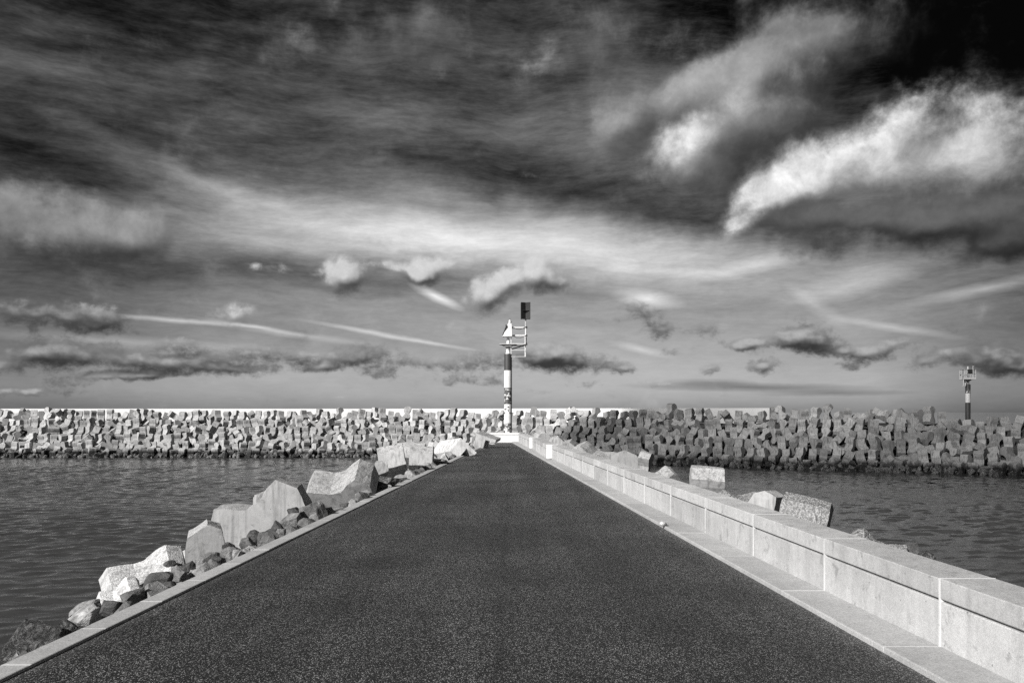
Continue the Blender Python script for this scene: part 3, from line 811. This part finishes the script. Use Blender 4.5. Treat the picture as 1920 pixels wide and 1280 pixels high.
cands = cands[:]
proto = None; cnt = 0
extra_bm = bmesh.new(); nex = 0
rnd.shuffle(cands)
def far_key(c): return -c[1]
cands.sort(key=far_key)
for row, s in cands:
    m4 = place_far(s, row, rnd) @ Matrix.Scale(rnd.uniform(.94, 1.12), 4)
    if cnt < 298:
        if proto is None:
            o = bpy.data.objects.new('armour_block', far_me); proto = o
        else: o = proto.copy()
        COL.objects.link(o)
        o.matrix_world = m4
        row_lab = ('weed-blackened S-shaped block at the waterline of the far breakwater, right of the beacon' if row <= 0 else
                   'S-shaped concrete block on the crest of the far breakwater, right of the banded beacon' if row == ROWS - 1 else
                   'S-shaped grey concrete block halfway up the far breakwater, right of the banded beacon')
        tag(o, row_lab, 'armour block', GRP + (' at the waterline' if row <= 0 else ' on the crest' if row == ROWS - 1 else ' on the slope'))
        cnt += 1
    else:
        v0 = len(extra_bm.verts); extra_bm.from_mesh(far_me); extra_bm.verts.ensure_lookup_table()
        for v in extra_bm.verts[v0:]: v.co = m4 @ v.co
        nex += 1
if nex: tag(link_bm('armour_blocks', extra_bm, M['farblock']), 'stretch of S-shaped blocks just right of the banded beacon on the far breakwater', 'armour blocks', kind='stuff')
print('far blocks: stuff', nleft, 'individual', cnt, 'extra', nex)

# ------------------------------------------------------------------ stones
def stone_bm(rr, sx, sy, sz, sub=3, cuts=9, rough=.10):
    bm = bmesh.new(); bmesh.ops.create_icosphere(bm, subdivisions=sub, radius=1.0)
    off = Vector((rr.uniform(0, 99), rr.uniform(0, 99), rr.uniform(0, 99)))
    pl = []
    for _ in range(cuts):
        n = Vector((rr.gauss(0, 1), rr.gauss(0, 1), rr.gauss(0, 1))).normalized(); pl.append((n, rr.uniform(.45, .74)))
    for v in bm.verts:
        c = v.co.copy()
        for n, dd in pl:
            k = c.dot(n) - dd
            if k > 0: c -= n * k * .96
        c *= 1 + rough * noise.noise(c * 2.2 + off) + rough * .5 * noise.noise(c * 6 + off)
        v.co = Vector((c.x * sx, c.y * sy, c.z * sz))
    return bm
# tidal rubble at the foot of the far breakwater and loose stone over both slopes of the pier
rb = bmesh.new(); rr = random.Random(5)
def add_stone(bm, loc, s, sub=1):
    t = stone_bm(rr, s * rr.uniform(.75, 1.5), s * rr.uniform(.7, 1.2), s * rr.uniform(.6, 1.0), sub, 10, .12)
    me = bpy.data.meshes.new('t'); t.to_mesh(me); t.free()
    v0 = len(bm.verts); bm.from_mesh(me); bpy.data.meshes.remove(me); bm.verts.ensure_lookup_table()
    e = Euler((rr.uniform(0, 6), rr.uniform(0, 6), rr.uniform(0, 6))).to_matrix().to_4x4(); m = Matrix.Translation(loc) @ e
    for v in bm.verts[v0:]: v.co = m @ v.co
for i in range(900):
    s = rr.uniform(S0, 68); p, d, n = bw(s); o = rr.uniform(-1.0, .9)
    add_stone(rb, (p.x + n.x * o, p.y + n.y * o, WATER + .05 + .55 * (o + 1) / 1.9 + rr.uniform(-.15, .1)), rr.uniform(.25, .5))
tag(link_bm('tidal_rubble', rb, M['weed']), 'dark weed-covered rubble along the waterline of the far breakwater', 'rubble', kind='stuff')
sb = bmesh.new()
for i in range(2900):
    y = rr.uniform(-8, 52); t = rr.uniform(0, 1) ** 2.0
    side = rr.random() < .55
    x = XL(y) - .34 - t * 5.0 if side else max(wall_x(min(y, 49)), .9) + .75 + t * 4.6
    z = -.16 - t * 3.6 + rr.uniform(-.05, .10)
    add_stone(sb, (x, y, z), rr.choice((.10, .14, .18, .24)) * rr.uniform(.85, 1.15) + .14 * t, 2)
tag(link_bm('loose_stones', sb, M['rock']), 'loose dark stones filling the pier slopes between the blocks', 'rubble', kind='stuff')

# ------------------------------------------------------------------ near blocks, each one placed by hand
def near_block(px, py, d, ex, ey, label, mat='block', L=.85, T=.42, H=1.0, anchor=(0, 0, 0), bm=None):
    """ex: direction of the long axis, ey: direction of extrusion; the local point anchor (units of L) is seen at the pixel"""
    bm = bm or block_bm(L, T, 3, .014, H)
    bmesh.ops.subdivide_edges(bm, edges=[e for e in bm.edges if e.calc_length() > .12], cuts=3, use_grid_fill=True)
    for v in bm.verts:      # uneven, slightly worn corners
        v.co += Vector((noise.noise(v.co * 3 + Vector((px, 0, 0))), noise.noise(v.co * 3 + Vector((0, py, 0))), noise.noise(v.co * 3 + Vector((0, 0, px))))) * .022
        v.co += v.co.normalized() * (.014 * noise.noise(v.co * 9 + Vector((py, px, 0))))
    o = link_bm('armour_block', bm, M[mat])
    ex = Vector(ex).normalized(); ey = Vector(ey); ey = (ey - ex * ey.dot(ex)).normalized(); ez = ex.cross(ey)
    m3 = Matrix((ex, ey, ez)).transposed()
    o.matrix_world = Matrix.Translation(P(px, py, d) - m3 @ (Vector(anchor) * L)) @ m3.to_4x4()
    tag(o, label, 'armour block', None)
    return o
def chevron_bm(S=1.0, depth=(-.9, .95, -.16)):
    bm = bmesh.new()
    pr = [(0, 0), (.65, -.60), (.56, -.71), (.24, -.42), (-.10, -.84), (-.42, -.55)]
    A = [bm.verts.new((x * S, 0, z * S)) for x, z in pr]; B = [bm.verts.new((x * S + depth[0], depth[1], z * S + depth[2])) for x, z in pr]
    bm.faces.new(A); bm.faces.new(B[::-1])
    for k in range(6): bm.faces.new((A[k], A[(k+1) % 6], B[(k+1) % 6], B[k]))
    bmesh.ops.recalc_face_normals(bm, faces=bm.faces[:])
    bmesh.ops.bevel(bm, geom=bm.edges[:], offset=.02, segments=2, profile=.6, affect='EDGES')
    return bm
X_, Y_ = (1, 0, 0), (0, 1, 0)
near_block(490, 968, 15.0, (1, .1, .50), (.30, 1, .22), 'pale two-lobed concrete block tilted up to the right, behind the boulders of the left kerb', L=.80, T=.38, H=1.12)
near_block(640, 918, 19.8, (1, -.15, .26), (-.35, 1, .50), 'broad pale two-lobed block lying on its side with a speckled top, left of the path', L=.80, T=.42, H=1.0)
near_block(737, 875, 25.2, (-.10, -.55, .82), (-1, -.1, -.22), 'upright concrete block leaning left with a dark lower facet, left of the square-faced block', T=.38, anchor=(.70, 0, .53), L=.95)
near_block(788, 872, 28.6, (.03, -.52, .85), (-1, 0, 0), 'square-faced upright concrete block with a smudged dark foot beside the kerb', T=.38, anchor=(.70, 0, .53), L=.95)
near_block(772, 862, 30.8, (.0, -.35, .93), (-1, 0, .05), 'streaked block half hidden between the leaning block and the square-faced block', T=.42, anchor=(.6, 0, .5), L=.95)
near_block(823, 864, 32.6, (1, .1, 0), (0, 1, .1), 'small block end with a trapezoid notch facing the path, beside the kerb', L=.34, T=.32, H=1.5)
near_block(864, 820, 34.6, X_, Y_, 'roof-shaped concrete block with a deep notch resting on the kerb over the asphalt', bm=chevron_bm())
near_block(893, 812, 42.5, (.9, 0, .4), (.3, 1, 0), 'grey block behind the roof-shaped block, tipped up with a V notch', bm=chevron_bm(1.15, (.25, .9, .1)))
near_block(487, 962, 17.6, (.3, .3, .9), (-.3, 1, 0), 'small pointed pale block end poking up behind the tilted two-lobed block', L=.42, T=.35)
near_block(385, 1022, 12.6, (.36, .1, .95), (-.25, 1, .25), 'speckled pentagonal block end standing above the dark boulders at the left', L=.85, T=.30, anchor=(.62, 0, 0), H=.62)
near_block(345, 1054, 13.0, (1, .3, .35), (-.2, 1, .4), 'low pale block corner between the black rock and the speckled pentagonal block', L=.26, T=.25)
near_block(275, 1096, 10.9, (1, .35, .42), (-.3, 1, .75), 'flat speckled block sloping down to the water at the lower left', L=.50, T=.36, H=.7)
near_block(224, 1122, 10.5, (1, .3, .6), (-.2, 1, .6), 'small speckled slab end beside the flat speckled block, lower left', L=.26, T=.20, H=.8)
near_block(702, 893, 22.8, (.5, .3, .6), (.2, 1, .2), 'rough grey block wedged below the leaning upright block', L=.40, T=.30)
near_block(915, 838, 47.5, (1, .3, .1), (-.2, 1, 0), 'shaded low block in the shadow beside the left end of the white wall', L=.36, T=.35)
near_block(838, 838, 41.5, (1, .3, .2), (-.2, 1, .3), 'block partly hidden under the ridge of the roof-shaped block', L=.6, T=.4)
# right of the wall
near_block(1173, 866, 30.0, (.38, .1, .92), (.15, 1, .2), 'large pale block showing a pointed flat face with one hole, behind the right wall', T=.40, anchor=(.66, 0, 0), L=.95, H=1.15)
near_block(1208, 876, 28.0, (.12, -.2, .95), (-1, .5, 0), 'small narrow block right beside the large pointed block', L=.5, T=.18)
near_block(1240, 896, 26.0, (1, .2, .35), (-.2, 1, .4), 'low wedge of concrete just showing over the wall', L=.45, T=.3, H=.7)
near_block(1328, 896, 22.5, (.05, -.12, 1), (-1, .15, -.03), 'tall light grey block with a slanted right edge standing behind the wall', T=.42, anchor=(.75, 0, .45))
near_block(1392, 940, 20.5, (1, .1, -.05), (0, 1, .1), 'flat-topped rough block between the tall grey block and the pitted block', mat='aggblock', L=.55, T=.3, H=.7)
near_block(1440, 948, 18.0, (-.15, .2, .9), (.7, 1, .2), 'pitted pale block with a dark left side behind the wall', L=.60, T=.26, anchor=(.5, 0, 0))
near_block(1512, 948, 15.8, (.34, .35, .85), (-1, .2, -.30), 'block with coarse exposed pebbles on its face behind the wall', mat='aggblock', L=.85, T=.42, anchor=(.75, 0, .3))
near_block(1650, 1036, 12.2, (1, -.3, -.42), (.2, 1, .3), 'low pebbly block edge behind the wall nearest the viewer', mat='aggblock', L=.42, T=.22, H=.8)
for i, (px, py, d, lab) in enumerate((
        (1035, 828, 47.0, 'first of the shaded grey blocks behind the far right wall, nearest the beacon'),
        (1066, 840, 42.0, 'flat shaded block behind the wall, second from the beacon'),
        (1092, 850, 38.0, 'flat shaded block behind the wall, third from the beacon'),
        (1118, 858, 34.5, 'block with a dark recess behind the wall, left of the large pointed block'),
        (1137, 866, 32.0, 'small upright block touching the left of the large pointed block'))):
    near_block(px, py, d, (1, .25 - .2 * i, -.38), (-.25, 1, .10 + .1 * i), lab, L=.95 if i < 4 else .5, T=.50 if i < 4 else .3, H=.72)

# ------------------------------------------------------------------ boulders along the left kerb
def boulder(px, py, d, w, h, mat, label, seed, dep=None, rot=0, sub=4):
    s = d / F
    rr = random.Random(seed)
    bm = stone_bm(rr, w * s / 1.08, (dep or w * .7) * s / 1.15, h * s / 1.05, sub, 24, .07)
    o = link_bm('boulder', bm, M[mat]); o.location = P(px, py, d); o.rotation_euler = (rr.uniform(-.2, .2), R(rot), rr.uniform(-.25, .25))
    tag(o, label, 'boulder')
def dk(px, off):      # depth at which something off metres outside the left kerb appears at px
    return (3.79 + off) * F / (960 - px + .0487 * F)
bl = [
 (72, 1200, .75, 95, 55, 'weed', 'big weed-covered dark boulder at the lower left corner', -18),
 (28, 1232, .55, 40, 30, 'weed', 'small crusted stone below the weed-covered boulder', 0),
 (125, 1178, .55, 26, 30, 'weed', 'small barnacled stone right of the weed-covered boulder', 0),
 (165, 1152, .5, 62, 32, 'rocklight', 'white-flaked boulder with a bright top beside the lower left kerb', -28),
 (208, 1140, .25, 34, 26, 'rockdark', 'black boulder face right of the white-flaked boulder', -10),
 (160, 1138, 1.1, 50, 20, 'rocklight', 'pale stone behind the white-flaked boulder', -20),
 (252, 1120, .35, 44, 22, 'rock', 'long grey boulder below the flat speckled block', -30),
 (295, 1092, .4, 50, 30, 'rockdark', 'dark wedge boulder beside the kerb, lower left', -25),
 (310, 1103, .2, 36, 22, 'rockdark', 'black stone touching the kerb under the dark wedge boulder', -20),
 (335, 1082, .3, 28, 28, 'rock', 'small mottled stone right of the dark wedge boulder', 0),
 (352, 1064, .45, 30, 16, 'rockdark', 'dark flat stone under the low pale block corner', -10),
 (365, 1078, .2, 30, 18, 'rocklight', 'pale stone at the kerb below the slanting grey boulder', -20),
 (382, 1058, .5, 52, 26, 'rock', 'slanting grey boulder in front of the speckled pentagonal block', -30),
 (405, 1056, .25, 34, 26, 'rockdark', 'rounded dark boulder touching the kerb beside the slanting grey boulder', -20),
 (432, 1042, .4, 34, 24, 'rock', 'rounded brownish-grey boulder in the middle of the row', 0),
 (428, 1026, .6, 20, 14, 'rockdark', 'little dark stone behind the rounded middle boulder', 0),
 (465, 1022, .4, 30, 24, 'rock', 'ridged boulder below the left lobe of the tilted block', 30),
 (477, 1005, .6, 20, 18, 'rockdark', 'small dark stone against the foot of the tilted block', 0),
 (500, 1012, .35, 38, 34, 'rock', 'tall split boulder below the tilted block', 20),
 (522, 997, .35, 26, 28, 'rockdark', 'dark round-headed boulder right of the split boulder', 0),
 (545, 980, .4, 36, 30, 'rock', 'angular grey boulder at the right foot of the tilted block', -30),
 (552, 966, .5, 18, 22, 'rockdark', 'small upright dark stone wedged against the tilted block', 0),
 (577, 968, .35, 42, 38, 'rock', 'large craggy boulder at the kerb between the two big pale blocks', -10),
 (562, 1000, .15, 30, 10, 'rock', 'thin flat stone lying against the kerb', -25),
 (598, 962, .3, 22, 18, 'rock', 'small rounded stone right of the craggy boulder', 0),
 (617, 962, .2, 34, 20, 'rocklight', 'smooth pale rounded stone at the kerb', -20),
 (648, 950, .25, 20, 12, 'rockdark', 'dark stone beside the small concrete tip', 0),
 (684, 932, .15, 30, 24, 'rocklight', 'speckled pale boulder leaning on the kerb below the broad block', -30),
 (722, 905, .35, 34, 22, 'weed', 'rough crusted boulder under the leaning upright block', 0),
 (714, 912, .2, 24, 16, 'rockdark', 'black stone in the hollow right of the broad block', 0),
 (748, 897, .2, 24, 14, 'rocklight', 'pale flat stone at the kerb below the leaning upright block', -20),
 (770, 888, .2, 26, 10, 'rock', 'flat grey stone at the kerb below the square-faced block', -15),
 (820, 870, .2, 32, 9, 'rocklight', 'pale slab at the kerb below the notched block', -10),
 (318, 1056, 1.0, 18, 12, 'rockdark', 'wet black rock at the waters edge left of the speckled pentagonal block', -20),
 (900, 842, .2, 14, 8, 'rock', 'small stone on the kerb beside the roof-shaped block', 0),
]
for i, (px, py, off, w, h, mt, lab, rt) in enumerate(bl):
    boulder(px, py, dk(px, off), w, h, mt, lab, 100 + i, rot=rt)
boulder(1705, 1034, 12.6, 36, 30, 'rock', 'smooth dark rock behind the wall, nearest the right edge of the photo', 301)
boulder(1740, 1048, 12.4, 30, 24, 'weed', 'crusted rock sliver right of the smooth dark rock behind the wall', 302)

# ------------------------------------------------------------------ litter on the right kerb
lt = empty('crumpled_cup', P(1243, 990, 13.1)); lt.location.z = .045
tag(lt, 'small pale crumpled litter with a dark opening on the edge of the right kerb', 'litter')
b = bmesh.new(); bmesh.ops.create_icosphere(b, subdivisions=3, radius=1)
for v in b.verts: v.co = Vector((v.co.x * .050, v.co.y * .04, v.co.z * .036)) * (1 + .25 * noise.noise(v.co * 2.5)) + Vector((-.005, 0, .034))
link_bm('cup_body', b, M['steel'], lt, True)
b = bmesh.new(); tube(b, (.030, -.028, .026), (.050, -.036, .022), .020, seg=16); link_bm('cup_mouth', b, M['black'], lt)
